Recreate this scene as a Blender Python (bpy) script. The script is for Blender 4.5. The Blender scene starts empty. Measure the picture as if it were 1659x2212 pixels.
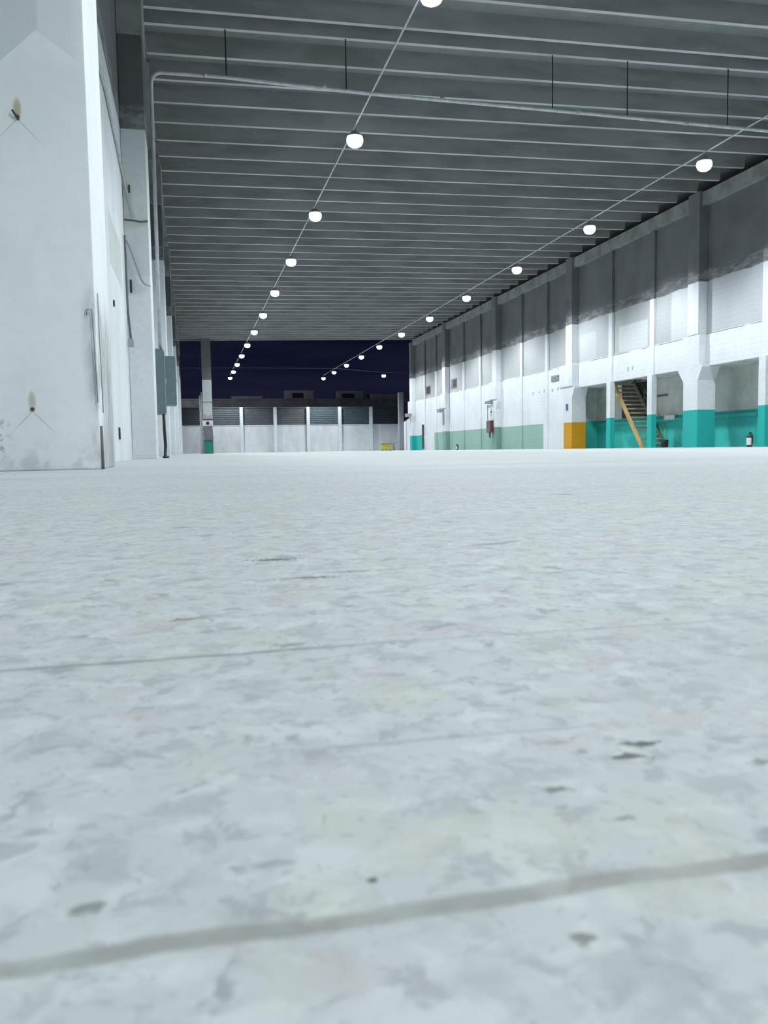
import bpy, bmesh, math, random
from mathutils import Vector, Matrix
random.seed(7)
S = bpy.context.scene
C = S.collection

# ------------------------------------------------------------------ camera, world, lamps' settings, exposure
YAW, PITCH, ROLL = math.radians(13.0588), math.radians(-4.3319), math.radians(-0.9292)
F = Vector((math.sin(YAW)*math.cos(PITCH), math.cos(YAW)*math.cos(PITCH), math.sin(PITCH)))
R0 = Vector((math.cos(YAW), -math.sin(YAW), 0)); U0 = R0.cross(F)
R1 = math.cos(ROLL)*R0 + math.sin(ROLL)*U0; U1 = -math.sin(ROLL)*R0 + math.cos(ROLL)*U0
cd = bpy.data.cameras.new('camera'); cam = bpy.data.objects.new('camera', cd); C.objects.link(cam)
cam.matrix_world = Matrix(((R1.x, U1.x, -F.x, 0), (R1.y, U1.y, -F.y, 0), (R1.z, U1.z, -F.z, .1189), (0, 0, 0, 1)))
cd.sensor_width = 36; cd.sensor_fit = 'AUTO'; cd.lens = 1782.39/2212*36
cd.clip_start = .02; cd.clip_end = 600
cd.dof.use_dof = True; cd.dof.focus_distance = 9.0; cd.dof.aperture_fstop = 17.0
S.camera = cam

LAMP_POWER = 1780; LAMP_ANGLE = 142; LAMP_BLEND = .55; LAMP_COL = (.90, .965, 1.0)
S.view_settings.view_transform = 'Standard'; S.view_settings.look = 'None'
S.view_settings.gamma = 1; S.view_settings.use_curve_mapping = False
S.view_settings.exposure = 0.0
S.cycles.max_bounces = 8; S.cycles.diffuse_bounces = 5; S.cycles.use_light_tree = True
S.cycles.sample_clamp_indirect = 6

w = bpy.data.worlds.new('night_sky'); S.world = w; w.use_nodes = True
nt = w.node_tree; nt.nodes.clear()
tc = nt.nodes.new('ShaderNodeTexCoord'); mp = nt.nodes.new('ShaderNodeMapping'); mp.inputs['Scale'].default_value = (2, 2, 14)
nz = nt.nodes.new('ShaderNodeTexNoise'); nz.inputs['Scale'].default_value = 2.2; nz.inputs['Detail'].default_value = 5
rp = nt.nodes.new('ShaderNodeValToRGB')
rp.color_ramp.elements[0].position = .42; rp.color_ramp.elements[0].color = (.0034, .0050, .0150, 1)
rp.color_ramp.elements[1].position = .75; rp.color_ramp.elements[1].color = (.0095, .0105, .027, 1)
bg = nt.nodes.new('ShaderNodeBackground'); wo = nt.nodes.new('ShaderNodeOutputWorld')
nt.links.new(tc.outputs['Generated'], mp.inputs[0]); nt.links.new(mp.outputs[0], nz.inputs[0])
nt.links.new(nz.outputs[0], rp.inputs[0]); nt.links.new(rp.outputs[0], bg.inputs[0]); nt.links.new(bg.outputs[0], wo.inputs[0])

# ------------------------------------------------------------------ node helper
class NT:
    def __init__(s, name, rough=.8, metal=0):
        s.m = bpy.data.materials.new(name); s.m.use_nodes = True; s.t = s.m.node_tree
        s.b = s.t.nodes['Principled BSDF']; s.b.inputs['Roughness'].default_value = rough; s.b.inputs['Metallic'].default_value = metal
        s.pos = None
    def n(s, t, **k):
        n = s.t.nodes.new(t)
        for a, v in k.items(): setattr(n, a, v)
        return n
    def put(s, sock, v):
        if isinstance(v, bpy.types.NodeSocket): s.t.links.new(v, sock)
        elif isinstance(v, tuple) and len(v) == 3 and sock.type == 'RGBA': sock.default_value = (*v, 1)
        else: sock.default_value = v
    def math(s, op, a, b=0.0, c=0.0, clamp=False):
        n = s.n('ShaderNodeMath', operation=op, use_clamp=clamp)
        s.put(n.inputs[0], a); s.put(n.inputs[1], b); s.put(n.inputs[2], c)
        return n.outputs[0]
    def P(s):
        if s.pos is None:
            g = s.n('ShaderNodeNewGeometry'); x = s.n('ShaderNodeSeparateXYZ'); s.t.links.new(g.outputs['Position'], x.inputs[0])
            s.pos = (g.outputs['Position'], x.outputs[0], x.outputs[1], x.outputs[2])
        return s.pos
    def noise(s, scale=1, detail=3, stretch=(1, 1, 1), rough=.5, out=0, off=(0, 0, 0)):
        m = s.n('ShaderNodeMapping'); m.inputs['Scale'].default_value = stretch; m.inputs['Location'].default_value = off
        s.t.links.new(s.P()[0], m.inputs[0])
        n = s.n('ShaderNodeTexNoise'); s.t.links.new(m.outputs[0], n.inputs['Vector'])
        n.inputs['Scale'].default_value = scale; n.inputs['Detail'].default_value = detail; n.inputs['Roughness'].default_value = rough
        return n.outputs[out]
    def ramp(s, v, a, b, lo=0., hi=1., smooth=True):
        n = s.n('ShaderNodeMapRange', interpolation_type='SMOOTHSTEP' if smooth else 'LINEAR')
        s.put(n.inputs[0], v); n.inputs[1].default_value = a; n.inputs[2].default_value = b
        n.inputs[3].default_value = lo; n.inputs[4].default_value = hi
        return n.outputs[0]
    def mix(s, f, a, b, mode='MIX'):
        n = s.n('ShaderNodeMix', data_type='RGBA', blend_type=mode)
        s.put(n.inputs[0], f); s.put(n.inputs[6], a); s.put(n.inputs[7], b)
        return n.outputs[2]
    def between(s, v, a, b, soft=.01):
        return s.math('MULTIPLY', s.ramp(v, a-soft, a+soft), s.math('SUBTRACT', 1.0, s.ramp(v, b-soft, b+soft)))
    def color(s, v): s.put(s.b.inputs['Base Color'], v); return s
    def bump(s, h, strength=.3, dist=.01):
        n = s.n('ShaderNodeBump'); n.inputs['Strength'].default_value = strength; n.inputs['Distance'].default_value = dist
        s.put(n.inputs['Height'], h); s.t.links.new(n.outputs[0], s.b.inputs['Normal'])
        return s

def simple(name, col, rough=.6, metal=0, var=.12, scale=6):
    m = NT(name, rough, metal)
    f = m.ramp(m.noise(scale, 3), .3, .7, 1-var, 1+var)
    m.color(m.mix(1.0, (*col,)[:3], f, 'MULTIPLY')); return m.m
# WHITE is fresh limewash, OLD is scuffed limewash, BARE is unpainted cast concrete
WHITE = (.76, .785, .815); OLD = (.66, .68, .70); BARE = (.165, .175, .185); BARE_L = (.25, .265, .265)
TEAL = (.014, .44, .40); PALE = (.30, .47, .41); AMBER = (.64, .31, .008)

def dirt(m, c, amt=.10, scale=.9, stretch=(1, 1, .35)):
    f = m.ramp(m.noise(scale, 5, stretch, .6), .35, .7, 1.0, 1-amt)
    g = m.ramp(m.noise(scale*9, 4, (1, 1, 1), .6), .4, .75, 1.0, 1-amt*.7)
    return m.mix(1.0, m.mix(1.0, c, f, 'MULTIPLY'), g, 'MULTIPLY')

def wall_mat(name, top=6.62, bands=(), course=True, grime=.12, patches=(), bare=BARE, line=None, wob=.10):
    """painted below `top` (world metres), bare concrete above it; bands = (z0, z1, y0, y1, colour)"""
    m = NT(name, .82)
    P, X, Y, Z = m.P()
    c = m.mix(m.ramp(m.noise(.55, 4, (1, 1, 1.5)), .42, .62), WHITE, OLD)
    c = m.mix(.35, WHITE, c)
    for (z0, z1, y0, y1, col) in patches:
        f = m.math('MULTIPLY', m.between(Z, z0, z1, .02), m.between(Y, y0, y1, .02)); c = m.mix(f, c, col)
    for (z0, z1, y0, y1, col) in bands:
        f = m.math('MULTIPLY', m.between(Z, z0, z1), m.between(Y, y0, y1)); c = m.mix(f, c, col)
    if top is not None:
        wv = m.math('MULTIPLY', m.math('SUBTRACT', m.noise(1.3, 3, (1, 1, .15)), .5), wob*2)
        zz = m.math('ADD', Z, wv)
        b = m.mix(m.ramp(m.noise(.8, 5), .35, .7), bare, tuple(v*.78 for v in bare))
        low = m.math('MULTIPLY', m.ramp(m.noise(1.7, 6, (1, .7, 2.2), .65), .40, .66), m.between(Z, top-.3, top+.45, .05))
        b = m.mix(m.math('MULTIPLY', low, .32), b, OLD)
        c = m.mix(m.ramp(zz, top-.015, top+.015), c, b)
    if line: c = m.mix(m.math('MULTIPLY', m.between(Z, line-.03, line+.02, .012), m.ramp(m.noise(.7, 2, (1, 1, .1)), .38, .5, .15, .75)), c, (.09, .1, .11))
    c = dirt(m, c, grime)
    h = m.noise(14, 4)
    if course:
        k = m.math('FRACT', m.math('MULTIPLY', Z, 5.0)); l = m.math('SUBTRACT', 1.0, m.between(k, .06, .97, .05))
        c = m.mix(m.math('MULTIPLY', l, .10), c, (.2, .21, .22))
        h = m.math('SUBTRACT', h, m.math('MULTIPLY', l, .8))
    m.color(c); m.bump(h, .25, .01); return m.m

# ------------------------------------------------------------------ mesh helpers
class MB:
    def __init__(s): s.b = bmesh.new()
    def box(s, x0, x1, y0, y1, z0, z1, bev=0):
        r = bmesh.ops.create_cube(s.b, size=1); vs = r['verts']
        for v in vs: v.co = Vector((x0+(v.co.x+.5)*(x1-x0), y0+(v.co.y+.5)*(y1-y0), z0+(v.co.z+.5)*(z1-z0)))
        if bev:
            es = list({e for v in vs for e in v.link_edges}); bmesh.ops.bevel(s.b, geom=es, offset=bev, segments=2, affect='EDGES', profile=.6)
        return s
    def prism(s, pts, axis, a, b):
        """extrude a 2-D outline along an axis; pts are the two other coordinates in x,y,z order"""
        def mk(p, t): return Vector({'x': (t, p[0], p[1]), 'y': (p[0], t, p[1]), 'z': (p[0], p[1], t)}[axis])
        A = [s.b.verts.new(mk(p, a)) for p in pts]; B = [s.b.verts.new(mk(p, b)) for p in pts]; n = len(pts)
        s.b.faces.new(A); s.b.faces.new(B[::-1])
        for i in range(n): s.b.faces.new((A[i], B[i], B[(i+1) % n], A[(i+1) % n]))
        return s
    def tube(s, pts, r, seg=10, cap=True):
        pts = [Vector(p) for p in pts]; rings = []; prev = None
        for i, p in enumerate(pts):
            d = (pts[min(i+1, len(pts)-1)]-pts[max(i-1, 0)]).normalized()
            a = (prev if prev else (Vector((0, 0, 1)) if abs(d.z) < .9 else Vector((1, 0, 0))))
            u = (a - d*a.dot(d)).normalized(); prev = u; v = d.cross(u)
            rr = r[i] if isinstance(r, (list, tuple)) else r
            rings.append([s.b.verts.new(p+(u*math.cos(2*math.pi*k/seg)+v*math.sin(2*math.pi*k/seg))*rr) for k in range(seg)])
        for A, B in zip(rings, rings[1:]):
            for k in range(seg): s.b.faces.new((A[k], A[(k+1) % seg], B[(k+1) % seg], B[k]))
        if cap: s.b.faces.new(rings[0][::-1]); s.b.faces.new(rings[-1])
        return s
    def lathe(s, prof, c=(0, 0, 0), seg=24):
        rings = []
        for (r, z) in prof:
            rings.append([s.b.verts.new((c[0]+max(r, 1e-4)*math.cos(2*math.pi*k/seg), c[1]+max(r, 1e-4)*math.sin(2*math.pi*k/seg), c[2]+z)) for k in range(seg)])
        for A, B in zip(rings, rings[1:]):
            for k in range(seg): s.b.faces.new((A[k], A[(k+1) % seg], B[(k+1) % seg], B[k]))
        s.b.faces.new(rings[0][::-1]); s.b.faces.new(rings[-1])
        return s
    def build(s, name, mat, parent=None, smooth=False, loc=None):
        bmesh.ops.recalc_face_normals(s.b, faces=s.b.faces)
        me = bpy.data.meshes.new(name)
        if loc is not None:
            for v in s.b.verts: v.co -= Vector(loc)
        s.b.to_mesh(me); s.b.free()
        if smooth:
            for p in me.polygons: p.use_smooth = True
        me.materials.append(mat)
        o = bpy.data.objects.new(name, me); C.objects.link(o)
        if parent: o.parent = parent
        if loc is not None: o.location = loc
        return o
def tag(o, label, cat, group=None, kind=None):
    if label: o['label'] = label
    if cat: o['category'] = cat
    if group: o['group'] = group
    if kind: o['kind'] = kind
    return o
def struct(o, label, cat): o['kind'] = 'structure'; o['label'] = label; o['category'] = cat; return o
def thing(name, label, cat, loc=(0, 0, 0), group=None):
    o = bpy.data.objects.new(name, None); C.objects.link(o); o.location = loc; o.empty_display_size = .2
    return tag(o, label, cat, group)
def copy_thing(src, loc, label, group=None, rz=None):
    r = src.copy(); C.objects.link(r); r.location = loc; r['label'] = label
    if group: r['group'] = group
    if rz is not None: r.rotation_euler.z = rz
    for ch in list(src.children):
        c = ch.copy(); C.objects.link(c); c.parent = r
        for g in list(ch.children):
            d = g.copy(); C.objects.link(d); d.parent = c
    return r

# ------------------------------------------------------------------ floor
def floor_mat():
    m = NT('worn_concrete_floor', .62)
    P, X, Y, Z = m.P()
    c = m.mix(m.ramp(m.noise(.5, 5, (1, .5, 1)), .35, .68), (.515, .555, .555), (.47, .50, .502))
    # broad pale and grey aggregate blotches, centimetres across
    # warp the lookup so the worn patches get ragged, smeared outlines
    wn = m.n('ShaderNodeTexNoise'); wn.inputs['Scale'].default_value = 55; wn.inputs['Detail'].default_value = 3; m.t.links.new(P, wn.inputs['Vector'])
    wv = m.n('ShaderNodeVectorMath', operation='MULTIPLY_ADD'); m.t.links.new(wn.outputs['Color'], wv.inputs[0]); wv.inputs[1].default_value = (.022, .016, 0); m.t.links.new(P, wv.inputs[2])
    def blot(scale, lo, hi, amt, col, off, st=(1, .9, 1), det=4, ro=.6):
        nonlocal c
        mm = m.n('ShaderNodeMapping'); mm.inputs['Scale'].default_value = st; mm.inputs['Location'].default_value = off
        m.t.links.new(wv.outputs[0], mm.inputs[0])
        n_ = m.n('ShaderNodeTexNoise'); m.t.links.new(mm.outputs[0], n_.inputs['Vector'])
        n_.inputs['Scale'].default_value = scale; n_.inputs['Detail'].default_value = det; n_.inputs['Roughness'].default_value = ro
        c = m.mix(m.ramp(n_.outputs[0], lo, hi, 0, amt), c, col)
    blot(30, .50, .62, .66, (.365, .395, .40), (0, 0, 0)); blot(36, .51, .63, .68, (.61, .655, .65), (3, 7, 0))
    blot(16, .54, .64, .6, (.51, .475, .485), (9, 2, 0)); blot(12, .56, .67, .5, (.54, .56, .48), (1, 5, 0))
    blot(48, .56, .64, .65, (.32, .34, .35), (5, 1, 0)); blot(85, .57, .68, .45, (.34, .365, .365), (2, 2, 0))
    blot(75, .55, .66, .40, (.62, .665, .655), (7, 2, 0)); blot(26, .63, .68, .75, (.27, .285, .29), (21, 4, 0), (.8, 1, 1))
    blot(150, .59, .68, .5, (.27, .29, .295), (5, 5, 0), (1, .7, 1)); blot(9, .56, .74, .22, (.40, .43, .43), (2, 2, 0), (1, .6, 1), 5, .65)
    blot(20, .66, .72, .6, (.20, .22, .22), (12, 4, 0), (.7, 1, 1), 3); blot(4, .52, .66, .3, (.42, .445, .45), (2, 9, 0), (1, .5, 1), 5, .7)
    # faint trowel streaks running across the hall, seen further off
    t = m.noise(1.2, 5, (.22, 3.0, 1), .6); c = m.mix(m.ramp(t, .45, .7, 0, .35), c, (.40, .425, .44))
    t2 = m.noise(.35, 3, (.3, 1.6, 1), .5, off=(4, 1, 0)); c = m.mix(m.ramp(t2, .5, .68, 0, .30), c, (.61, .635, .65))
    wob = m.math('MULTIPLY', m.math('SUBTRACT', m.noise(28, 4, rough=.6), .5), .009)
    wob2 = m.math('MULTIPLY', m.math('SUBTRACT', m.noise(2.2, 3), .5), .02)
    hgt = m.noise(90, 3)
    def joint(y0, slope, half, col, amt, xa=None, xb=None, wv=wob):
        nonlocal c, hgt
        dd = m.math('ABSOLUTE', m.math('SUBTRACT', m.math('ADD', Y, wv), m.math('ADD', m.math('MULTIPLY', X, slope), y0)))
        f = m.math('SUBTRACT', 1.0, m.ramp(dd, half*.55, half*1.25))
        if xa is not None: f = m.math('MULTIPLY', f, m.between(X, xa, xb, .04))
        g = m.math('MULTIPLY', f, m.ramp(m.noise(35, 3), .3, .6, .6, 1))
        c = m.mix(m.math('MULTIPLY', g, amt), c, col); hgt = m.math('SUBTRACT', hgt, m.math('MULTIPLY', f, 1.5))
    joint(.1985, .0, .0042, (.255, .26, .24), .78)
    joint(.487, .01, .0035, (.24, .255, .26), .8, -.6, .10); joint(.492, -.02, .003, (.28, .29, .30), .35, .10, 1.5)
    joint(.322, -.04, .0022, (.26, .28, .28), .40, .04, .155)
    joint(4.87, .35, .05, (.30, .32, .33), .55, wv=wob2)
    joint(1.62, .05, .006, (.3, .32, .33), .35); joint(10.2, .12, .05, (.33, .35, .36), .4)
    # individual gouges and oil spots: x, y, rx, ry, strength
    sn = m.ramp(m.noise(190, 3), .35, .65, .35, 2.4)
    for (sx, sy, rx, ry, k) in [(.172, .2895, .0085, .0042, .85), (.1595, .279, .0085, .0035, .8), (.145, .2885, .003, .002, .4), (.085, .905, .030, .012, .75),
        (.105, .765, .030, .007, .6), (.15, .79, .03, .006, .45), (.36, .96, .03, .01, .5), (-.18, .66, .018, .007, .3), (-.16, .56, .012, .005, .35), (.205, .262, .006, .003, .5), (.12, .258, .006, .0028, .6),
        (.13, .232, .004, .0022, .5), (.055, .50, .014, .005, .4), (-.01, .60, .012, .006, .5), (.215, .245, .008, .003, .5), (-.03, .222, .007, .003, .5), (.045, .2155, .0022, .0016, .9),
        (.018, .232, .009, .003, .3), (.09, .176, .004, .0025, .6), (1.9, 3.2, .05, .03, .6), (.9, 1.9, .03, .02, .6), (-.02, 1.35, .02, .012, .5), (-.30, 1.0, .03, .01, .3)]:
        dx = m.math('DIVIDE', m.math('SUBTRACT', X, sx), rx); dy = m.math('DIVIDE', m.math('SUBTRACT', m.math('ADD', Y, m.math('MULTIPLY', wob, ry*40)), sy), ry)
        q = m.math('MULTIPLY', m.math('ADD', m.math('MULTIPLY', dx, dx), m.math('MULTIPLY', dy, dy)), sn)
        c = m.mix(m.ramp(q, 0.1, 1.3, min(1, k*1.25), 0), c, (.10, .11, .11))
    m.color(c); m.bump(hgt, .22, .0012); return m.m
b = MB(); b.box(-40, 60, -14, 190, -.3, 0)
struct(b.build('floor', floor_mat()), 'pale worn concrete slab with saw-cut joints and scuffs', 'floor')

# ------------------------------------------------------------------ ceiling: slab and downstand ribs
SL = .0183
def zc(x): return 9.8+SL*x
YEND = 74.0
def slab_mat():
    m = NT('weathered_ceiling_concrete', .9)
    c = m.mix(m.ramp(m.noise(.35, 5, (1, .6, 1)), .35, .68), (.245, .255, .265), (.20, .21, .21))
    c = m.mix(m.ramp(m.noise(.12, 3), .48, .62, 0, .5), c, (.215, .225, .20)); m.color(dirt(m, c, .12, 2)); m.bump(m.noise(10, 4), .2, .01)
    return m.m
def rib_mat():
    m = NT('steel_formed_rib_concrete', .75)
    c = m.mix(m.ramp(m.noise(.9, 5, (.3, 1, 1)), .4, .66), (.46, .47, .48), (.34, .355, .35)); 
    # floor bounce painted in: downward-facing soles paler, rib sides darker
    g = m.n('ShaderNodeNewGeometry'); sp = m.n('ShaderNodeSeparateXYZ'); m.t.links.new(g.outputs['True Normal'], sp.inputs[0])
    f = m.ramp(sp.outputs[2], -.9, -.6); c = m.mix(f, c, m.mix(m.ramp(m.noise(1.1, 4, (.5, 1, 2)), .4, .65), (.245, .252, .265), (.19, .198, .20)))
    m.color(c); return m.m
M_SLAB, M_RIB = slab_mat(), rib_mat()
b = MB(); b.prism([(-3.6, zc(-3.6)+.46), (23, zc(23)+.46), (23, zc(23)+.66), (-3.6, zc(-3.6)+.66)], 'y', -14, YEND)
ceil = b.build('ceiling', M_SLAB); struct(ceil, 'dark ribbed concrete roof slab over the hall', 'ceiling')
r0, dr = 20.0743, 1.4289
idx = [-1, -3, 0]+[2*i for i in range(1, 38)]+[-3-2*i for i in range(1, 11)]
ys = [r0+i*dr/2 for i in idx if r0+i*dr/2 < YEND-.3]
for y in ys:
    b = MB(); xa, xb = -.72 if y > 17 else -3.2, 20.02
    za, zb = zc(xa), zc(xb); h = .47
    vs = []
    for x, z in ((xa, za), (xb, zb)):
        vs.append([b.b.verts.new((x, y-.06, z)), b.b.verts.new((x, y+.06, z)), b.b.verts.new((x, y+.11, z+h)), b.b.verts.new((x, y-.11, z+h))])
    A, B = vs; b.b.faces.new(A); b.b.faces.new(B[::-1])
    for i in range(4): b.b.faces.new((A[i], B[i], B[(i+1) % 4], A[(i+1) % 4]))
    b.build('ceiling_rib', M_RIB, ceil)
b = MB(); b.prism([(-3.6, zc(-3.6)-.02), (20.6, zc(20.6)-.02), (20.6, zc(20.6)+.66), (-3.6, zc(-3.6)+.66)], 'y', YEND, YEND+.3)
struct(b.build('trim_1', M_SLAB), 'concrete edge beam at the open far end of the roof', 'beam')

# ------------------------------------------------------------------ right wall and its mezzanine recess
YR = 42.15
K = [18.52, 29.85, 41.18, 52.51, 63.85, 74.2]
M_RW = wall_mat('limewashed_block_wall', 6.66, bands=[(-.1, 1.48, 45.62, 68.1, PALE), (-.1, 1.35, 71.95, 80, TEAL)],
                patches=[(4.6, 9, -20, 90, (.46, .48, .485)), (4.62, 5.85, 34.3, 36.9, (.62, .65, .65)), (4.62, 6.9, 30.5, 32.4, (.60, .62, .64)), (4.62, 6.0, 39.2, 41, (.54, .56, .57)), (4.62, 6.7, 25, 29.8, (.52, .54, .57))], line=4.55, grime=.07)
b = MB()
b.box(20.40, 20.62, -14, 74.9, 4.55, 9.62)
b.box(20.34, 20.62, -14, YR, 3.27, 4.55)
b.box(20.34, 20.62, YR, 74.9, 0, 4.55)
wr = b.build('wall_right', M_RW); struct(wr, 'long white painted wall on the right, bare grey above, with open bays below', 'wall')
M_BEAM = simple('pale_cast_beam', (.235, .245, .245), .85, var=.22, scale=1.5)
for i, (a, c_) in enumerate(zip([-14]+[k+.75 for k in K], K+[80])):
    if i == len(K): break
    b = MB(); b.box(20.12, 20.5, a, c_, 9.60, 10.10)
    struct(b.build('trim_%d' % (i+2), M_BEAM), 'pale concrete wall-head beam between two columns', 'beam')
M_BACK = NT('grey_rendered_recess', .85)
_c = M_BACK.mix(M_BACK.ramp(M_BACK.noise(1.1, 5), .35, .68), (.66, .68, .65), (.52, .55, .53))
_zb = M_BACK.math('ADD', M_BACK.P()[3], 0.0)
_c = M_BACK.mix(M_BACK.ramp(_zb, 1.49, 1.51), M_BACK.mix(M_BACK.ramp(M_BACK.noise(.6, 3), .4, .6), (.05, .60, .54), (.05, .50, .47)), _c)
M_BACK.color(dirt(M_BACK, _c, .15)); M_BACK.bump(M_BACK.noise(9, 4), .2, .01); M_BACK = M_BACK.m
b = MB(); b.box(22.0, 22.2, -14, YR+.2, 0, 4.75); b.box(20.62, 22.0, YR, YR+.2, 0, 4.75)
b.box(21.84, 22.0, 28.1, 28.6, 0, 3.27); b.box(21.84, 22.0, -14, YR, 1.22, 1.36)
struct(b.build('wall_recess', M_BACK), 'grey rendered rear wall of the recess with teal lower band', 'wall')
M_SOF = simple('soffit_concrete', (.60, .62, .60), .85, var=.15, scale=2)
b = MB(); b.box(20.62, 22.0, -14, 35.9, 3.27, 3.42); b.box(20.62, 22.0, 38.5, YR, 3.27, 3.42); b.box(20.62, 20.72, 35.9, 38.5, 3.27, 3.42)
b.box(20.62, 22.0, -14, YR, 4.6, 4.75)
struct(b.build('trim_9', M_SOF), 'mezzanine slab above the recess with a stair opening', 'slab')

# columns of the right wall
def col_mat(name, low, lz, base=WHITE):
    return wall_mat(name, 6.62, bands=[(-.1, lz, -99, 999, low)], course=False, grime=.10, wob=.0)
M_CT = col_mat('teal_based_column_paint', TEAL, 1.52); M_CY = col_mat('amber_based_column_paint', AMBER, 1.42)
M_CP = col_mat('pale_green_based_column_paint', (.20, .36, .31), 1.5); M_CW = col_mat('teal_end_column_paint', TEAL, 1.35)
clab = {18.52: 'white concrete wall column with teal base nearest the camera', 29.85: 'broad white column with bright teal base between the recess bays',
        41.18: 'white wall column with amber yellow base at the end of the recess', 52.51: 'white wall column carrying the pictogram board and hose cabinet',
        63.85: 'white wall column with pale green base beside the small square window', 74.2: 'last white wall column at the open end of the hall'}
for i, k in enumerate(K):
    t = thing('concrete_column', clab[k], 'column', (20.4, k+.4, 0), 'columns along the right wall')
    mt = [M_CT, M_CT, M_CY, M_CP, M_CP, M_CW][i]; L = t.location
    b = MB(); wY = 1.0 if i < 3 else .75; xb = 20.83 if i < 3 else 20.34
    b.box(20.0, xb, k, k+wY, 0, 2.72, .02)
    o = b.build('shaft', mt, t); o.location = -L
    b = MB()
    fl = .42 if i < 3 else .30
    b.prism([(k, 2.70), (k+wY, 2.70), (k+wY+fl, 3.22), (k+wY+fl, 3.34), (k-fl*.7, 3.34), (k-fl*.7, 3.22)], 'x', 20.0, 20.335 if i >= 3 else 20.8)
    if i >= 2: b.box(19.94, 20.335, k-.12, k+wY+.45, 3.342, 4.54, .05)
    else: b.box(20.02, 20.335, k-.05, k+wY+.1, 3.342, 4.54, .01)
    o = b.build('capital', mt, t); o.location = -L
    b = MB(); b.box(20.0, 20.395, k, k+.75, 4.55, zc(20)-.02 if i < 5 else 9.9, .01)
    o = b.build('upper_shaft', mt, t); o.location = -L
# slender wall posts at the thirds of every bay
plab = ['slender white post with teal foot beside the fire extinguisher', 'slender white post right of the staircase with teal foot', 'slender white post left of the staircase with teal foot']
n = 0
M_PT = wall_mat('post_paint', 6.62, bands=[(-.1, 1.5, -99, YR, TEAL), (-.1, 1.48, 45.6, 68.1, PALE), (-.1, 1.35, 71.9, 90, TEAL)], course=False, grime=.1, wob=0)
for i, k in enumerate(K[:-1]):
    d = (K[i+1]-k)/3
    for j in (1, 2):
        y = k+d*j-.03; low = y < YR
        b = MB()
        if low: b.box(20.2, 20.46, y, y+.38, 0, 3.27, .01); b.box(20.28, 20.395, y, y+.34, 3.27, 9.6, .01)
        else: b.box(20.27, 20.39, y, y+.30, 0, 9.6, .01)
        lab = {(0, 1): 'slender wall post close to the camera in the nearest recess bay', (0, 2): plab[0], (1, 1): plab[1], (1, 2): plab[2],
               (2, 1): 'flat wall post left of the grey vent louvre', (2, 2): 'flat wall post in the pale green dado right of the hose cabinet',
               (3, 1): 'flat wall post just left of the hose cabinet column', (3, 2): 'flat wall post above the small extinguisher on the floor',
               (4, 1): 'flat wall post right of the small square window', (4, 2): 'flat wall post over the black doorway at the far end'}[(i, j)]
        o = b.build('wall_post', M_PT, None, loc=(20.3, y+.15, 0)); tag(o, lab, 'post', 'slender posts dividing the right wall bays')

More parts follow.
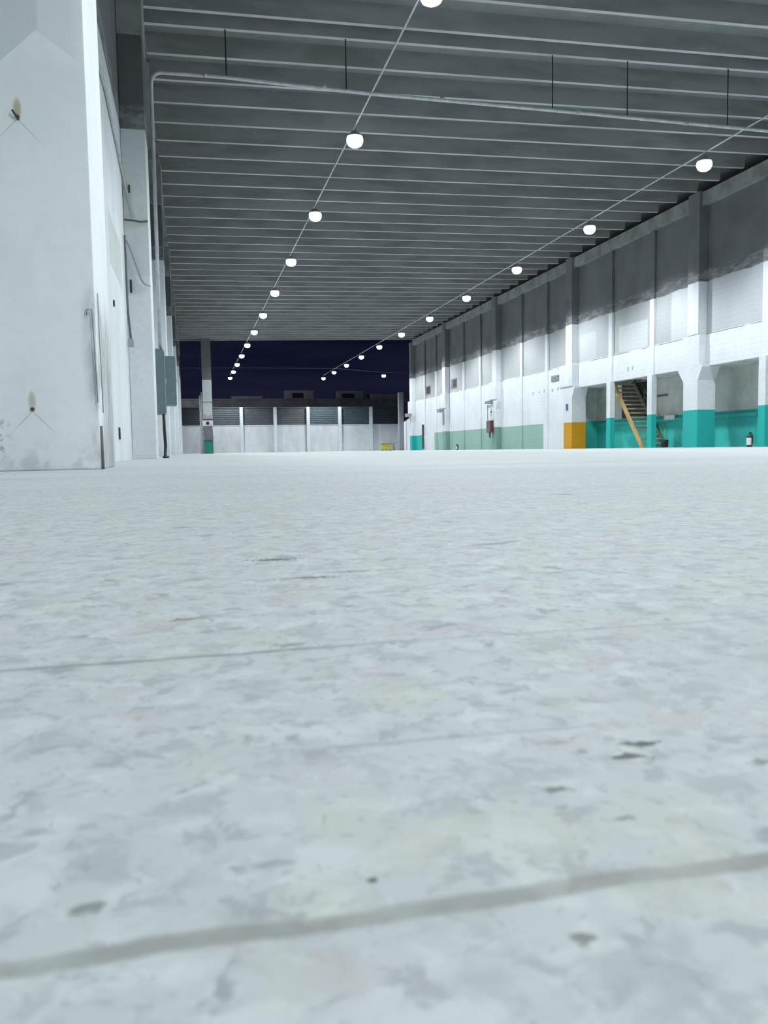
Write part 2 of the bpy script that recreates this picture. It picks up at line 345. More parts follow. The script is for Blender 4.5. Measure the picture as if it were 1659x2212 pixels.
# ------------------------------------------------------------------ left wall, piers and pilasters
def pier_mat():
    m = NT('scuffed_pier_paint', .78); P, X, Y, Z = m.P()
    c = m.mix(m.ramp(m.noise(1.1, 3), .40, .66), (.91, .925, .96), (.84, .885, .89)); c = dirt(m, c, .04, 1.2)
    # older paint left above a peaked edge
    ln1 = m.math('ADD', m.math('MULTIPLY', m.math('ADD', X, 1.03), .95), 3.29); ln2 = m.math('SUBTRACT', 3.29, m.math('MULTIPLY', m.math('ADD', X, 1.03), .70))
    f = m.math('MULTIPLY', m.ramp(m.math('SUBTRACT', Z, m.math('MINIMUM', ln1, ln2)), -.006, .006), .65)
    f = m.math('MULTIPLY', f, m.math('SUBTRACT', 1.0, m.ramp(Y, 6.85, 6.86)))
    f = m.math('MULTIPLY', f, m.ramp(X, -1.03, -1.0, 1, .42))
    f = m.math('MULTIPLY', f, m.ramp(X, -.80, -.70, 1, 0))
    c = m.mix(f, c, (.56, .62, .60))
    # rust runs and cracks around the two old anchor holes
    for (hx, hz, k) in ((-1.185, 2.655, 1.0), (-1.178, .475, .8)):
        dx = m.math('DIVIDE', m.math('SUBTRACT', X, hx), .035); dz = m.math('DIVIDE', m.math('SUBTRACT', Z, hz+.06), .09)
        q = m.math('ADD', m.math('MULTIPLY', dx, dx), m.math('MULTIPLY', dz, dz)); c = m.mix(m.ramp(q, 0, 1.1, .75*k, 0), c, (.42, .33, .16))
        dx = m.math('DIVIDE', m.math('SUBTRACT', X, hx), .022); dz = m.math('DIVIDE', m.math('SUBTRACT', Z, hz-.005), .022)
        q = m.math('ADD', m.math('MULTIPLY', dx, dx), m.math('MULTIPLY', dz, dz)); c = m.mix(m.ramp(q, .2, 1.1, .9, 0), c, (.05, .045, .035))
        ax = m.math('ABSOLUTE', m.math('SUBTRACT', X, hx)); dd = m.math('ABSOLUTE', m.math('ADD', m.math('SUBTRACT', Z, hz-.02), m.math('MULTIPLY', ax, 1.05)))
        g = m.math('MULTIPLY', m.math('SUBTRACT', 1.0, m.ramp(dd, .002, .009)), m.math('SUBTRACT', 1.0, m.ramp(ax, .05, .2)))
        c = m.mix(m.math('MULTIPLY', g, .5), c, (.33, .35, .35))
    # chipped and grimy corner, and scuffs by the floor
    cr = m.math('MULTIPLY', m.ramp(X, -.82, -.70), m.math('SUBTRACT', 1.0, m.ramp(Z, 1.15, 1.5)))
    cr = m.math('MULTIPLY', cr, m.ramp(m.noise(7, 5, (1, 1, .25), .65), .40, .6)); c = m.mix(m.math('MULTIPLY', cr, .75), c, (.38, .40, .40))
    sc = m.math('MULTIPLY', m.ramp(X, -1.45, -1.30, 1, 0), m.math('MULTIPLY', m.between(Z, .12, .42, .08), m.ramp(m.noise(26, 4, (1, 1, .8)), .50, .62)))
    c = m.mix(m.math('MULTIPLY', sc, .7), c, (.25, .26, .28))
    ft = m.math('MULTIPLY', m.ramp(Z, .03, .3, 1, 0), m.ramp(m.noise(9, 5), .42, .65)); c = m.mix(m.math('MULTIPLY', ft, .35), c, (.36, .38, .38))
    gr = m.math('MULTIPLY', m.ramp(Y, 6.95, 7.5), m.math('SUBTRACT', 1.0, m.ramp(Z, .7, 1.6))); gr = m.math('MULTIPLY', gr, m.ramp(m.noise(6, 5, (1, 1, .2), .65), .34, .62, .35, 1)); c = m.mix(m.math('MULTIPLY', gr, .8), c, (.33, .36, .36))
    m.color(c); m.bump(m.noise(16, 5), .25, .006); return m.m
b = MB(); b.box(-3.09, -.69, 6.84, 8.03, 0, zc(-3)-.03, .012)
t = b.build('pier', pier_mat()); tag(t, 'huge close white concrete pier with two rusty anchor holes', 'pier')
M_LW = wall_mat('left_wall_paint', 6.62, course=False, grime=.10, patches=[(3.2, 4.05, 14.2, 16.6, (.60, .64, .62))], line=None, wob=.03)
b = MB(); b.box(-1.37, -1.17, 8.04, 100, 0, 3.3); b.box(-1.37, -1.17, 8.04, YEND, 3.3, zc(-1)+.45)
struct(b.build('wall_left', M_LW), 'white wall on the left receding between pilasters', 'wall')
b = MB(); b.box(-3.3, -3.1, -14, 8.04, 0, zc(-3)+.45)
struct(b.build('wall_left_near', M_LW), 'white wall beside and behind the camera', 'wall')
b = MB(); b.box(-3.3, 22.2, -14.2, -14, 0, 10.6)
struct(b.build('wall_rear', M_LW), 'white wall closing the hall behind the camera', 'wall')
M_PIL = wall_mat('pilaster_paint', 6.58, course=False, grime=.10, bare=(.12, .13, .135), patches=[(3.7, 6.6, 17, 17.8, (.66, .69, .68))], wob=.0)
M_PIL2 = wall_mat('pilaster_paint_far', 6.58, course=False, grime=.10, bare=(.12, .13, .135), wob=.0)
PL = [17.69, 29.24, 40.79, 52.33, 63.88, 73.0]
labs = ['white pilaster with dark bare top, first beyond the close pier', 'pilaster standing behind the wider grey cabinet', 'third visible pilaster of the left wall', 'fourth visible pilaster of the left wall',
        'fifth visible pilaster of the left wall', 'last pilaster of the left wall at the roof end']
for i, y in enumerate(PL):
    t = thing('pilaster', labs[i], 'pilaster', (-.93, y+.5, 0), 'pilasters of the left wall'); L = t.location
    b = MB(); b.box(-1.165, -.69, y, y+1.1, 0, 8.40, .012); b.build('shaft', M_PIL if i == 0 else M_PIL2, t).location = -L
    b = MB(); b.box(-1.165, -.67, y-.04, y+1.14, 8.402, zc(-1)-.02, .012); b.build('corbel', M_BEAM, t).location = -L
M_GRV = simple('dark_seam', (.09, .1, .1), .9)
b = MB(); b.tube([(-1.16, 17.668, 4.80), (-1.0, 17.664, 4.79), (-.84, 17.667, 4.77), (-.70, 17.666, 4.79)], .018, 6)
o = b.build('cable', M_GRV, None, loc=(-.93, 17.68, 4.79)); tag(o, 'short dark cable stretched across the front of the first pilaster', 'cable')

# conduits and cabinets on the left
M_COND = simple('galvanised_conduit', (.42, .44, .45), .45, .3); M_DC = simple('dark_grey_conduit', (.13, .145, .155), .5); M_BLK = simple('black_rubber', (.012, .013, .015), .5)
t = thing('drop_conduit', 'dark conduit dropping to a small switch box on the left wall', 'conduit', (-1.13, 17.3, 2.24)); L = t.location
b = MB(); b.tube([(-1.13, 17.28, 4.40), (-1.13, 17.3, 4.2), (-1.13, 17.32, 3.2), (-1.125, 17.32, 2.9), (-1.09, 17.34, 2.36)], .022, 10); b.build('pipe', M_DC, t, True).location = -L
b = MB(); b.box(-1.15, -1.04, 17.28, 17.40, 2.24, 2.40, .008); b.build('switch_box', simple('grey_plastic', (.33, .34, .37), .5), t).location = -L
b = MB(); b.tube([(-1.12, 17.5, 4.36), (-1.04, 17.66, 4.18), (-.95, 17.665, 3.9), (-.86, 17.665, 3.62), (-.80, 17.667, 3.54), (-.69, 17.67, 3.50)], .014, 8)
tag(b.build('cable', simple('grey_cable', (.3, .31, .33), .6), None, True, loc=(-.9, 17.66, 3.5)), 'thin grey cable slanting down across the first pilaster to its corner', 'cable')
for k, (pts, lab) in enumerate([([(-1.14, 8.1, 5.6), (-1.14, 12, 5.75), (-1.14, 14.2, 5.90), (-1.14, 16.5, 5.72), (-1.14, 17.62, 5.6), (-1.12, 17.66, 5.5), (-1.0, 17.665, 4.85)], 'grey conduit running high along the left wall towards the first pilaster')]):
    b = MB(); b.tube(pts, .025, 8); tag(b.build('wall_conduit', M_COND, None, True, loc=pts[0]), lab, 'conduit')
for k, (x, y, z, sx, sy, sz, lab) in enumerate([(-1.168, 14.45, 2.55, .02, .10, .10, 'dark round outlet hole on the left wall above head height'), (-1.168, 14.5, .36, .02, .16, .20, 'dark broken outlet hole low on the left wall'),
        (-1.05, 17.66, 5.33, .03, .025, .16, 'small black bracket high on the first pilaster'), (-1.09, 17.655, 3.36, .035, .03, .26, 'black socket box on the first pilaster beside the drop conduit')]):
    b = MB(); b.box(x, x+sx, y, y+sy, z, z+sz, .006); tag(b.build('wall_outlet', M_BLK, None, loc=(x, y, z)), lab, 'outlet')
# cables on the close pier
b = MB(); b.tube([(-.752, 6.825, 1.235), (-.712, 6.82, 1.235), (-.705, 6.82, 1.0), (-.70, 6.822, .75), (-.695, 6.823, .52)], .004, 8); b.tube([(-.752, 6.825, 1.235), (-.75, 6.825, 1.19)], .004, 8)
tag(b.build('corner_cable', simple('frayed_cable', (.22, .24, .25), .8), None, True, loc=(-.7, 6.82, .5)), 'frayed dark cable down the right corner of the close pier', 'cable')
b = MB(); b.tube([(-.677, 6.95, 1.38), (-.677, 6.96, 1.1), (-.678, 7.0, .8), (-.677, 6.99, .72), (-.678, 7.02, .45)], .004, 8)
tag(b.build('side_cable', simple('weathered_cable', (.26, .27, .28), .7), None, True, loc=(-.68, 6.95, .45)), 'thin weathered cable on the side face of the close pier', 'cable')
b = MB(); b.tube([(-.68, 6.86, 0.0), (-.682, 6.86, .2), (-.682, 6.86, .34)], .012, 8)
tag(b.build('steel_stub', simple('rusty_steel', (.16, .16, .16), .7), None, True, loc=(-.68, 6.86, 0)), 'grey steel stub at the foot of the close pier corner', 'pipe stub')
for hx, hz, a, lab in ((-1.205, 2.67, 1, 'bent rusty anchor bolt in the upper hole of the close pier'), (-1.178, .475, 0, 'rusty bolt stump in the lower hole of the close pier')):
    b = MB(); b.tube([(hx+.03*a, 6.85, hz-.045*a), (hx+.02*a, 6.825, hz-.03*a), (hx-.012*a, 6.815, hz+.02*a)] if a else [(hx, 6.85, hz), (hx, 6.82, hz)], .0075, 8)
    tag(b.build('anchor_bolt', simple('rust', (.07, .055, .03), .9), None, loc=(hx, 6.83, hz)), lab, 'bolt')
M_CAB = simple('grey_green_cabinet_enamel', (.125, .18, .195), .5, var=.06)
def cabinet(loc, dx, dy, h, lab):
    t = thing('electrical_cabinet', lab, 'cabinet', loc)
    b = MB(); b.box(0, dx, 0, dy, 0, h, .008); b.build('body', M_CAB, t)
    b = MB(); b.box(dx, dx+.015, .03, dy-.03, .04, h-.04, .004); d = b.build('door', M_CAB, t)
    b = MB(); b.box(dx+.015, dx+.035, dy-.12, dy-.09, h*.5, h*.5+.12, .004); b.build('handle', M_COND, d)
    return t
cabinet((-1.165, 20.3, 1.05), .60, .8, 1.52, 'narrow grey-green electrical cabinet with a black cable hanging to the floor')
cabinet((-1.165, 26.0, 1.58), .77, 1.0, 1.46, 'wider grey-green electrical cabinet further along the left wall')
b = MB(); b.tube([(-.60, 20.36, 1.04), (-.60, 20.35, .7), (-.585, 20.34, .3), (-.60, 20.33, .03), (-.54, 20.2, .025), (-.62, 20.05, .02)], .035, 10)
tag(b.build('supply_cable', M_BLK, None, True, loc=(-.6, 20.35, 0)), 'thick black cable from the narrow cabinet down to the floor', 'cable')
b = MB(); b.tube([(-.62, 20.5, 8.62), (-.625, 20.5, 6), (-.63, 20.5, 4), (-.62, 20.5, 2.58)], .022, 8)
tag(b.build('riser_cable', M_BLK, None, True, loc=(-.62, 20.5, 2.58)), 'black cable rising from the narrow cabinet to the ceiling', 'cable')
# suspended pipe crossing the hall with its bend and drop
t = thing('service_pipe', 'pale suspended pipe crossing under the ribs and bending down the left wall', 'pipe', (-.6, 20.07, 2.6)); L = t.location
pts = [(-.63, 20.4, 2.60), (-.62, 20.3, 5), (-.61, 20.15, 8.45)]
pts += [(-.61+.24*(1-math.cos(a)), 20.1, 8.50+.26*math.sin(a)) for a in (.3, .6, .9, 1.2, 1.57)]
pts += [(1.05, 20.07, 8.76), (3.36, 20.07, 8.69), (4.71, 20.07, 8.66), (10.0, 20.07, 8.62), (15.5, 20.07, 8.55), (20.3, 20.07, 8.5)]
b = MB(); b.tube(pts, .042, 12); b.build('pipe', simple('pale_pipe', (.50, .52, .53), .4), t, True).location = -L
for x in (.6, 3.36, 6.3, 9.9, 13, 16.5):
    b = MB(); b.tube([(x-.05, 20.07, 8.78-.0155*x), (x+.05, 20.07, 8.78-.0155*x)], .056, 12); b.build('coupling', M_COND, t, True).location = -L
for x in (1.08, 3.90, 9.21, 11.3, 14.25):
    b = MB(); b.tube([(x, 20.07, 8.77-.0152*x), (x, 20.07, zc(x)+.47)], .016, 6); b.build('hanger_rod', M_BLK, t).location = -L

# ------------------------------------------------------------------ high-bay lamps, cables
LM = NT('lamp_diffuser'); LM.b.inputs['Base Color'].default_value = (.9, .95, 1, 1)
LM.b.inputs['Emission Color'].default_value = (.86, .93, 1, 1); LM.b.inputs['Emission Strength'].default_value = 14; LM = LM.m
M_HOUS = simple('lamp_housing_aluminium', (.4, .42, .44), .4, .5)
lamp = thing('high_bay_lamp', 'x', 'lamp', (5.01, 16.63, 9.33))
b = MB(); b.lathe([(.02, .17), (.09, .16), (.10, .12), (.14, .11), (.16, .06), (.23, .04), (.24, .0), (.235, -.01), (.02, -.005)], seg=28); b.build('housing', M_HOUS, lamp, True)
b = MB(); b.lathe([(.225, -.012), (.245, -.07), (.24, -.15), (.195, -.24), (.115, -.29), (.02, -.31)], seg=28); b.build('diffuser', LM, lamp, True)
b = MB(); b.tube([(0, 0, .165), (0, 0, .20), (.03, 0, .22), (0, 0, .245)], .012, 8); b.build('hook', M_DC, lamp)
ld = bpy.data.lights.new('lamp_beam', 'SPOT'); ld.energy = LAMP_POWER; ld.spot_size = math.radians(LAMP_ANGLE); ld.spot_blend = LAMP_BLEND
ld.color = LAMP_COL; ld.shadow_soft_size = .18; ld.use_soft_falloff = False
lo = bpy.data.objects.new('lamp_beam', ld); C.objects.link(lo); lo.parent = lamp; lo.location = (0, 0, -.55)
ordn = ['nearest', 'second', 'third', 'fourth', 'fifth', 'sixth', 'seventh', 'eighth', 'ninth', 'tenth', 'eleventh', 'twelfth and farthest', 'x']
first = True
for row, (x, y0, name, cnt) in enumerate([(5.01, 16.633, 'left', 12), (16.646, 24.618, 'right', 11)]):
    for k in range(-3 if row == 0 else -4, cnt):
        y = y0+k*7.989
        if k >= 0: lab = 'glowing white high-bay lamp, %s of the %s row in view' % (ordn[k] if k < cnt-1 else 'last and farthest', name)
        else: lab = 'high-bay lamp of the %s row outside the view, %s' % (name, ['just overhead of the nearest one', 'second back towards the camera', 'third back beyond the camera', 'hung behind the camera'][-k-1])
        if first: lamp.location = (x, y, 9.33); lamp['label'] = lab; lamp['group'] = 'lamps of the left cable'; first = False
        else: copy_thing(lamp, (x, y, 9.33), lab, 'lamps of the %s cable' % name)
copy_thing(lamp, (22.62, 96.5, 8.97), 'lone glowing lamp at the right end of the cross cable over the yard', 'lamp over the yard corner')
M_CABLE = simple('pale_catenary_cable', (.50, .52, .55), .5)
for x, y1, lab in ((5.01, 104.5, 'long pale cable carrying the left row of lamps'), (16.646, 104.5, 'long pale cable carrying the right row of lamps')):
    b = MB(); b.tube([(x, -10, 9.619), (x, 20, 9.619), (x, 60, 9.619), (x, y1, 9.619)], .025, 8)
    tag(b.build('lamp_cable', M_CABLE, None, True, loc=(x, 0, 9.619)), lab, 'cable', 'cables carrying the lamp rows')
b = MB(); b.tube([(-1.16, 96.5, 9.6), (5, 96.5, 9.70), (16.646, 96.5, 9.70), (22.62, 96.5, 9.27), (26, 96.5, 9.25)], .025, 8)
tag(b.build('cross_cable', simple('dull_cable', (.16, .16, .2), .6), None, True, loc=(5, 96.5, 9.5)), 'dim cable strung across the night yard to the lone lamp', 'cable')

# ------------------------------------------------------------------ staircase in the recess
M_STR = simple('ochre_painted_steel', (.50, .34, .13), .5, var=.2, scale=3); M_TR = simple('worn_timber_tread', (.44, .37, .27), .6, var=.25, scale=4)
M_RAIL = simple('green_handrail', (.20, .36, .26), .45)
t = thing('staircase', 'steep open steel staircase with ochre stringers climbing to the mezzanine', 'staircase', (21.3, 35.2, 0)); L = t.location
y0, y1, zt = 35.2, 38.15, 3.40; N = 15
def sl(y): return (y-y0)/(y1-y0)*zt
for x in (20.74, 21.90):
    b = MB(); b.prism([(y0-.12, 0), (y0+.20, 0), (y1+.12, zt-.10), (y1-.12, zt)], 'x', x-.03, x+.03); b.build('stringer', M_STR if x < 21 else simple('shaded_green_stringer', (.10, .13, .09), .5), t).location = -L  # right stringer has its own darker brown-green colour
for k in range(1, N+1):
    y = y0+(y1-y0)*k/(N+1); z = sl(y)
    b = MB(); b.box(20.775, 21.865, y-.07, y+.17, z-.03, z+.03, .004); b.build('tread', M_TR, t).location = -L
for x in (21.90,):
    b = MB(); b.tube([(x, y0, .9), (x, y1-.3, sl(y1-.3)+.62)], .022, 8); b.tube([(x, y0+.1, .5), (x, y1-.5, sl(y1-.5)+.4)], .014, 8)
    for y in (y0+.02, y0+1.0, y0+1.9): b.tube([(x, y, sl(y)), (x, y, sl(y)+.9-.09*(y-y0))], .018, 8)
    b.build('handrail', M_RAIL, t, True).location = -L
b = MB(); b.prism([(37.0, 1.52), (39.4, 1.52), (39.4, 3.26), (37.0, 3.26)], 'x', 21.965, 21.995)  # thin dark panel added for the darkness on the stairwell wall
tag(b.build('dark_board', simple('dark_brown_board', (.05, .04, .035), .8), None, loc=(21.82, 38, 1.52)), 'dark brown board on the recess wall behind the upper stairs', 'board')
M_BIN = simple('dark_floor_bin', (.03, .03, .035), .6)
b = MB(); b.lathe([(.10, 0), (.15, .02), (.18, .34), (.17, .36), (.14, .35), (.12, .1)], (21.5, 34.6, 0), 18)
tag(b.build('floor_bin', M_BIN, None, True, loc=(21.5, 34.6, 0)), 'small dark bin on the floor at the foot of the staircase', 'bin')

# ------------------------------------------------------------------ fire extinguishers, boards, vents
M_XW = simple('white_label', (.75, .76, .78), .4); M_RED = simple('red_enamel', (.42, .03, .03), .35)
def extinguisher(loc, s, body, lab):
    t = thing('fire_extinguisher', lab, 'fire extinguisher', loc)
    b = MB(); b.lathe([(.02*s, 0), (.095*s, 0), (.105*s, .02*s), (.105*s, .36*s), (.085*s, .42*s), (.04*s, .46*s), (.03*s, .47*s)], seg=24); b.build('cylinder', body, t, True)
    b = MB(); b.lathe([(.032*s, .465*s), (.032*s, .50*s), (.02*s, .52*s)], seg=12); b.box(-.015*s, .10*s, -.012*s, .012*s, .515*s, .535*s); b.box(-.015*s, .09*s, -.012*s, .012*s, .49*s, .503*s); b.build('valve_handle', M_BLK, t)
    b = MB(); b.tube([(.04*s, 0, .49*s), (.12*s, 0, .46*s), (.15*s, 0, .36*s), (.135*s, 0, .22*s), (.125*s, 0, .12*s)], [.012*s]*4+[.022*s], 8); b.build('hose', M_BLK, t, True)
    b = MB()
    A = []
    for k in range(9):
        a = math.radians(150+k*15); A.append((math.cos(a), math.sin(a)))
    for (c0, s0), (c1, s1) in zip(A, A[1:]):
        r = .107*s; v = [b.b.verts.new(p) for p in ((c0*r, s0*r, .07*s), (c1*r, s1*r, .07*s), (c1*r, s1*r, .33*s), (c0*r, s0*r, .33*s))]; b.b.faces.new(v)
    b.build('paper_label', M_XW, t, True); return t
extinguisher((20.12, 26.75, 0), 1.0, simple('dark_extinguisher_enamel', (.035, .02, .03), .3), 'dark fire extinguisher with white label standing by the right-hand post')
extinguisher((19.9, 60.6, 0), .82, M_BLK, 'small dark extinguisher standing alone against the pale green dado')
t = thing('hose_cabinet', 'dark red-brown fire hose cabinet hanging on the pictogram column', 'cabinet', (19.98, 53.4, .85)); L = t.location
b = MB(); b.box(19.76, 19.98, 52.95, 53.75, 1.15, 1.95, .015); b.build('body', simple('maroon_enamel', (.10, .035, .04), .4), t).location = -L
b = MB(); b.box(19.742, 19.759, 53.0, 53.70, 1.2, 1.88, .005); b.build('glass_door', simple('brownish_glass', (.20, .13, .14), .15), t).location = -L
b = MB(); b.tube([(19.82, 53.1, 1.15), (19.80, 53.08, .95), (19.82, 53.2, .78), (19.84, 53.35, .86), (19.83, 53.35, 1.145)], .035, 10); b.build('hose', simple('brown_hose', (.15, .09, .09), .7), t, True).location = -L
t = thing('pictogram_board', 'white board with a faint green figure above the hose cabinet', 'sign', (19.98, 53.4, 2.05)); L = t.location
b = MB(); b.box(19.955, 19.99, 52.95, 53.95, 2.0, 3.02, .004); b.build('panel', M_XW, t).location = -L
b = MB(); b.box(19.945, 19.954, 53.2, 53.36, 2.25, 2.8); b.box(19.945, 19.954, 53.12, 53.44, 2.5, 2.6); b.build('pictogram', simple('green_print', (.25, .45, .38), .5), t).location = -L
b = MB(); b.box(19.94, 19.99, 53.96, 54.02, 1.98, 3.04); b.build('side_channel', M_DC, t).location = -L
b = MB(); b.box(19.80, 20.33, 53.1, 54.1, 3.12, 3.30); tag(b.build('shelf_bracket', simple('grey_bracket', (.22, .23, .25), .6), None, loc=(20.1, 53.5, 3.12)), 'grey bracket under the capital above the pictogram board', 'bracket')
t = thing('vent_louvre', 'grey louvred vent grille high on the white wall', 'vent', (20.32, 43.9, 3.86)); L = t.location
b = MB(); b.box(20.30, 20.345, 43.45, 44.45, 3.84, 4.16, .004); b.build('frame', simple('vent_grey', (.22, .235, .26), .5), t).location = -L
for k in range(4):
    b = MB(); b.box(20.28, 20.30, 43.50, 44.40, 3.87+k*.072, 3.905+k*.072); b.build('slat', M_COND, t).location = -L
for k, (y, z, w_, h_) in enumerate([(47.1, 3.36, .22, .16), (46.2, 3.37, .18, .08), (45.4, 3.40, .25, .18), (44.35, 3.36, .22, .14), (43.6, 3.40, .16, .16)]):
    b = MB(); b.box(20.325, 20.345, y-w_/2, y+w_/2, z-h_/2, z+h_/2, .01)
    o = b.build('wall_patch', simple('mortar_patch', (.42, .44, .47), .9, var=.3, scale=8), None, loc=(20.34, y, z))
    tag(o, 'grey plugged hole below the vent grille, %s' % ['farthest left', 'faint one second from the left', 'middle one', 'second from the right', 'nearest the amber column'][k], 'wall plug', 'plugged holes below the vent grille')
for k, (y, z0, z1) in enumerate([(35.9, 3.66, 3.84), (35.5, 3.68, 3.84)]):
    b = MB(); b.box(20.32, 20.345, y-.04, y+.04, z0, z1, .008)
    tag(b.build('bracket_stub', simple('stub_grey', (.42, .44, .46), .8), None, loc=(20.34, y, z0)), 'short grey stub fixed on the white fascia over the staircase, %s one' % ['left', 'right'][k], 'bracket', 'pair of stubs on the fascia')
b = MB(); b.box(19.975, 19.998, 41.6, 41.86, 2.08, 2.42, .004); tag(b.build('notice_plate', simple('blue_grey_plate', (.08, .11, .22), .4), None, loc=(20, 41.7, 2.1)), 'small blue-grey notice plate on the amber-based column', 'sign')
t = thing('nameplate', 'long dark nameplate on the grey rear wall of the recess', 'sign', (21.98, 35.7, 2.42)); L = t.location
b = MB(); b.box(21.96, 21.998, 35.15, 36.2, 2.42, 2.53, .003); b.build('plate', M_DC, t).location = -L
b = MB(); b.box(21.80, 21.838, 34.3, 35.15, 1.30, 1.50, .003); tag(b.build('notice_board', M_XW, None, loc=(21.8, 34.7, 1.3)), 'small white notice over the teal band right of the staircase', 'sign')
M_WIN = simple('dark_window_glass', (.010, .012, .014), .35); M_FR = simple('grey_window_frame', (.25, .26, .27), .6)
for i, (y0_, y1_, z0_, z1_, lab) in enumerate([(69.3, 71.0, 4.85, 5.6, 'small dark window above the black doorway'), (62.0, 63.5, 4.85, 5.6, 'small dark window beside the fourth wall column')]):
    b = MB(); b.box(20.36, 20.41, y0_, y1_, z0_, z1_); o = b.build('window_%d' % (i+1), M_FR); struct(o, lab, 'window')
    b = MB(); b.box(20.345, 20.362, y0_+.1, y1_-.55, z0_+.08, z1_-.08); p = b.build('pane', M_WIN, o)
b = MB(); b.box(20.30, 20.345, 71.0, 71.9, .1, 2.28); o = b.build('door_1', M_BLK); struct(o, 'black doorway in the far end of the right wall', 'door')
b = MB(); b.box(20.27, 20.30, 71.1, 71.2, 1.1, 1.2); b.build('door_handle', M_COND, o)
# service bits around the last columns
M_GB = simple('grey_box_paint', (.30, .32, .34), .6)
for (x, y, z, sx, sy, sz, lab) in [(19.6, 64.1, 3.05, .33, .8, .28, 'grey junction box under the capital of the fourth wall column'), (19.55, 74.3, 3.1, .38, .7, .3, 'grey junction box beside the last wall column'), (19.88, 64.15, 2.0, .1, .12, .9, 'thin grey duct below the junction box of the fourth wall column')]:
    b = MB(); b.box(x, x+sx, y, y+sy, z, z+sz, .01); tag(b.build('junction_box' if sz < .5 else 'duct', M_GB, None, loc=(x, y, z)), lab, 'junction box' if sz < .5 else 'duct')

# ------------------------------------------------------------------ free-standing column at the roof end
M_FC = NT('roof_end_column_paint', .8); P_ = M_FC.P()
_c = M_FC.mix(M_FC.ramp(P_[3], 6.30, 6.33), (.60, .64, .64), (.15, .16, .155)); _c = M_FC.mix(M_FC.between(P_[3], 4.36, 4.47, .02), _c, (.3, .31, .32))
_c = M_FC.mix(M_FC.ramp(P_[3], 1.19, 1.21, 1, 0), _c, (.03, .25, .20)); M_FC.color(dirt(M_FC, _c, .12)); M_FC = M_FC.m
t = thing('freestanding_column', 'lone column at the open roof end with dark green foot', 'column', (1.5, 73.4, 0)); L = t.location
b = MB(); b.box(1.12, 1.90, 73.0, 73.78, 0, zc(1.5)+.3, .01); b.build('shaft', M_FC, t).location = -L
for k, x in enumerate((.88, 1.02)):
    b = MB(); b.tube([(x, 73.2, 0), (x, 73.2, 5.0+.3*k)], .06, 10)
    tag(b.build('standpipe', simple('pinkish_white_pipe', (.58, .56, .60), .6), None, True, loc=(x, 73.2, 0)), 'pale standpipe beside the lone column, %s one' % ['outer', 'inner'][k], 'pipe', 'standpipes beside the lone column')
t = thing('alarm_sign', 'white sign with a round black spot on the lone column', 'sign', (1.5, 72.97, 2.38)); L = t.location
b = MB(); b.box(1.04, 1.92, 72.93, 72.99, 2.38, 2.86, .005); b.build('plate', M_XW, t).location = -L
b = MB(); b.tube([(1.48, 72.925, 2.62), (1.48, 72.90, 2.62)], .14, 20); b.build('spot', M_BLK, t).location = -L
b = MB(); b.box(1.10, 1.98, 72.93, 72.99, 2.87, 2.96); b.build('red_strip', simple('dark_red_strip', (.16, .03, .05), .5), t).location = -L
b = MB(); b.prism([(1.16, 3.0), (1.86, 3.0), (1.86, 3.42), (1.51, 3.25), (1.16, 3.42)], 'y', 72.95, 72.99)
tag(b.build('notched_notice', simple('lilac_notice', (.45, .40, .46), .6), None, loc=(1.5, 72.97, 3.0)), 'pinkish notched notice above the round-spot sign', 'sign')
t = thing('meter_box', 'grey meter box low on the lone column', 'box', (1.5, 72.95, 1.2)); L = t.location
b = MB(); b.prism([(1.20, 1.22), (1.92, 1.22), (1.86, 2.34), (1.10, 2.34)], 'y', 72.72, 72.99); b.build('body', simple('brown_grey_box', (.16, .16, .165), .6), t).location = -L
b = MB(); b.box(1.28, 1.76, 72.70, 72.72, 1.4, 2.2); b.build('door', simple('brown_grey_door', (.19, .19, .185), .6), t).location = -L

# ------------------------------------------------------------------ yard beyond the roof: boundary wall, posts, screens
YF = 108.0
M_YW = wall_mat('yard_wall_paint', None, course=True, grime=.14)
b = MB(); b.box(-6, 27.7, YF, YF+.25, 0, 3.42); b.box(-6, 27.7, YF-.05, YF+.3, 3.42, 3.52)
struct(b.build('wall_far', M_YW), 'white boundary wall across the far end of the yard', 'wall')
b = MB(); b.prism([(20.5, 74.9), (20.8, 74.9), (27.9, YF), (27.5, YF)], 'z', 0, 3.4)
struct(b.build('wall_yard_right', M_YW), 'short white yard wall beyond the hall on the right', 'wall')
b = MB(); b.box(23.3, 23.85, 92, 92.6, 0, 6.6, .02); tag(b.build('gate_pier', simple('grey_pier', (.3, .31, .35), .8), None, loc=(23.9, 92.3, 0)), 'tall grey pier in the yard beside the dark screens', 'pier')
px = [-2.15, 2.12, 6.42, 10.73, 15.02, 19.22, 23.42]
M_POST = simple('white_post_paint', (.72, .76, .80), .8, var=.06)
nm = ['at the left end beside the pilasters', 'hidden mostly by the lone column', 'first to the right of the lone column', 'second to the right of the lone column', 'in the middle below the left rooftop block', 'below the gap between the rooftop blocks', 'nearest the yellow crate']
for k, x in enumerate(px):
    b = MB(); b.box(x-.21, x+.21, YF-.40, YF-.065, 0, 5.82, .015)
    tag(b.build('fence_post', M_POST, None, loc=(x, YF, 0)), 'white post on the far yard wall, '+nm[k], 'post', 'posts of the far yard wall')
cols = [(.045, .055, .06), (.085, .10, .11), (.092, .105, .115), (.10, .107, .118), (.08, .11, .125), (.068, .095, .11), (.030, .045, .058)]
xs = px+[27.7]
nm2 = ['left of the lone column', 'right behind the lone column', 'second grey one from the lone column', 'pale grey one left of centre', 'teal-grey one right of centre', 'last grey one before the darkest', 'darkest one at the right end']
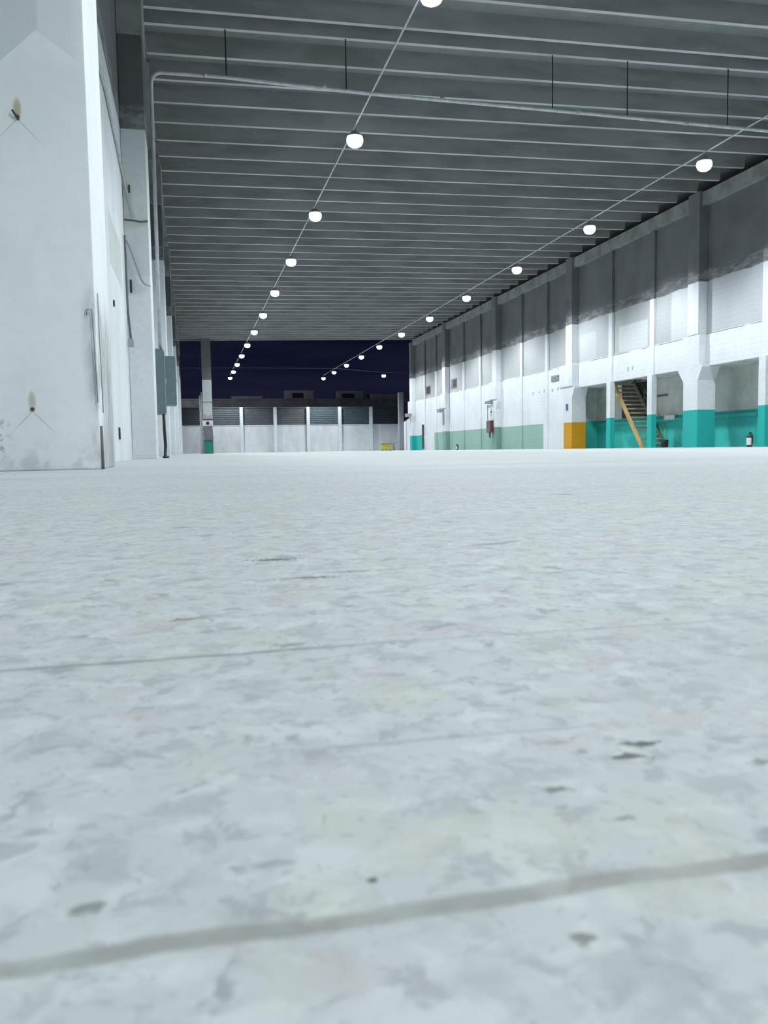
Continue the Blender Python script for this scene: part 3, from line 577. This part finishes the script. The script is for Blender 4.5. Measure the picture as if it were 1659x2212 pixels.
for k in range(7):
    t = thing('corrugated_screen', 'corrugated metal screen between posts of the far wall, '+nm2[k], 'screen', ((xs[k]+xs[k+1])/2, YF+.05, 3.53), 'screens on the far yard wall'); L = t.location
    mt = simple('corrugated_metal', cols[k], .55, .2, var=.10, scale=1.5)
    b = MB(); z = 3.56; pr = []
    while z < 5.72: pr += [(YF+.02, z), (YF-.02, z+.06), (YF-.02, z+.12), (YF+.02, z+.18)]; z += .24
    pr = pr+[(YF+.06, z), (YF+.06, 3.56)]
    b.prism(pr, 'x', xs[k]+.22, xs[k+1]-.22); b.build('sheet', mt, t).location = -L
    b = MB(); b.box(xs[k]+.22, xs[k+1]-.22, YF-.06, YF+.07, 5.70, 5.82); b.build('top_rail', simple('rail_metal', tuple(v*1.5 for v in cols[k]), .5, .3), t).location = -L
# low things standing by the wall
t = thing('crate', 'yellowish slatted crate with lid by the far yard wall', 'crate', (23.3, 98, 0)); L = t.location
MYC = simple('faded_yellow_plastic', (.48, .46, .10), .6); 
b = MB(); b.box(22.55, 23.8, 97.6, 98.6, .08, .78, .03); b.build('body', MYC, t).location = -L
b = MB(); b.box(22.5, 23.85, 97.55, 98.65, .785, .86, .02); b.build('lid', simple('olive_lid', (.20, .20, .10), .6), t).location = -L
for x in (22.6, 23.1, 23.6): b = MB(); b.box(x, x+.15, 97.6, 98.6, 0, .08); b.build('foot', M_BLK, t).location = -L
t = thing('trolley', 'grey wheeled trolley beside the yellow crate', 'trolley', (24.6, 98, 0)); L = t.location
b = MB(); b.box(24.05, 25.25, 97.7, 98.3, .86, .92, .01); b.box(24.1, 25.2, 97.75, 98.25, .25, .30); b.build('shelves', M_GB, t).location = -L
for x in (24.08, 25.18):
    for y in (97.72, 98.24): b = MB(); b.box(x, x+.05, y, y+.05, .08, .9); b.tube([(x+.025, y-.02, .07), (x+.025, y+.05, .07)], .07, 12); b.build('leg', M_DC, t).location = -L
b = MB(); b.box(24.75, 25.2, 97.75, 98.25, .925, 1.15, .02); tag(b.build('black_box', M_BLK, None, loc=(25, 98, .925)), 'black box on top of the grey trolley', 'box')
# rooftops beyond the wall, barely lit
M_NB = simple('night_rendered_wall', (.42, .40, .44), .9, var=.12, scale=.5); M_NB2 = simple('dark_rooftop', (.25, .27, .27), .9, var=.2, scale=.5); M_NW = simple('unlit_window', (.03, .03, .05), .4)
t = thing('distant_building', 'long low dark building roofline beyond the yard wall', 'building', (20, 155, 0)); L = t.location
b = MB(); b.box(-14, 46, 151, 165, 0, 9.35, .05); b.build('wall', M_NB2, t).location = -L
b = MB(); b.box(-14, 46, 150.8, 151.1, 9.36, 9.6); b.build('parapet', M_NB2, t).location = -L
def block(x0, x1, z1, wx0, wx1, lab):
    t = thing('rooftop_block', lab, 'building', ((x0+x1)/2, 152, 9.36)); L = t.location
    b = MB(); b.box(x0, x1, 151.5, 155, 9.4, z1, .03); b.build('wall', M_NB, t).location = -L
    b = MB(); b.box(x0-.15, x1+.15, 151.35, 155.1, z1, z1+.14); b.build('roof_slab', M_NB, t).location = -L
    if wx1 > wx0: b = MB(); b.box(wx0, wx1, 151.44, 151.5, 9.75, z1-.35); b.build('window', M_NW, t).location = -L
block(17.2, 22.2, 11.0, 18.3, 20.3, 'pale rooftop block with one dark window, left of centre in the night')
block(26.8, 31.5, 10.9, 27.5, 29.8, 'pale rooftop block with one dark window, right of centre in the night')
block(33.0, 38.0, 10.35, 0, 0, 'low dim rooftop block at the right by the grey pier')
block(7.5, 12.8, 9.95, 0, 0, 'low dim parapet block on the left rooftop')

# added lamp, out of view behind the left wall, to faintly light the rooftops
t = thing('street_lamp', 'street lamp in the lane beyond the yard, left of the view', 'street lamp', (-14, 128, 0))
b = MB(); b.tube([(0, 0, 0), (0, 0, 11.5), (.3, 1, 12.1), (.5, 2, 12.2)], [.12, .08, .05, .05], 12); b.build('pole', M_DC, t, True)
b = MB(); b.box(.35, .65, 1.9, 2.7, 12.1, 12.3, .03); b.build('head', M_GB, t)
sd = bpy.data.lights.new('street_light', 'POINT'); sd.energy = 6500; sd.color = (.9, .9, 1); sd.shadow_soft_size = .2
so = bpy.data.objects.new('street_light', sd); C.objects.link(so); so.parent = t; so.location = (.5, 2.3, 11.9)
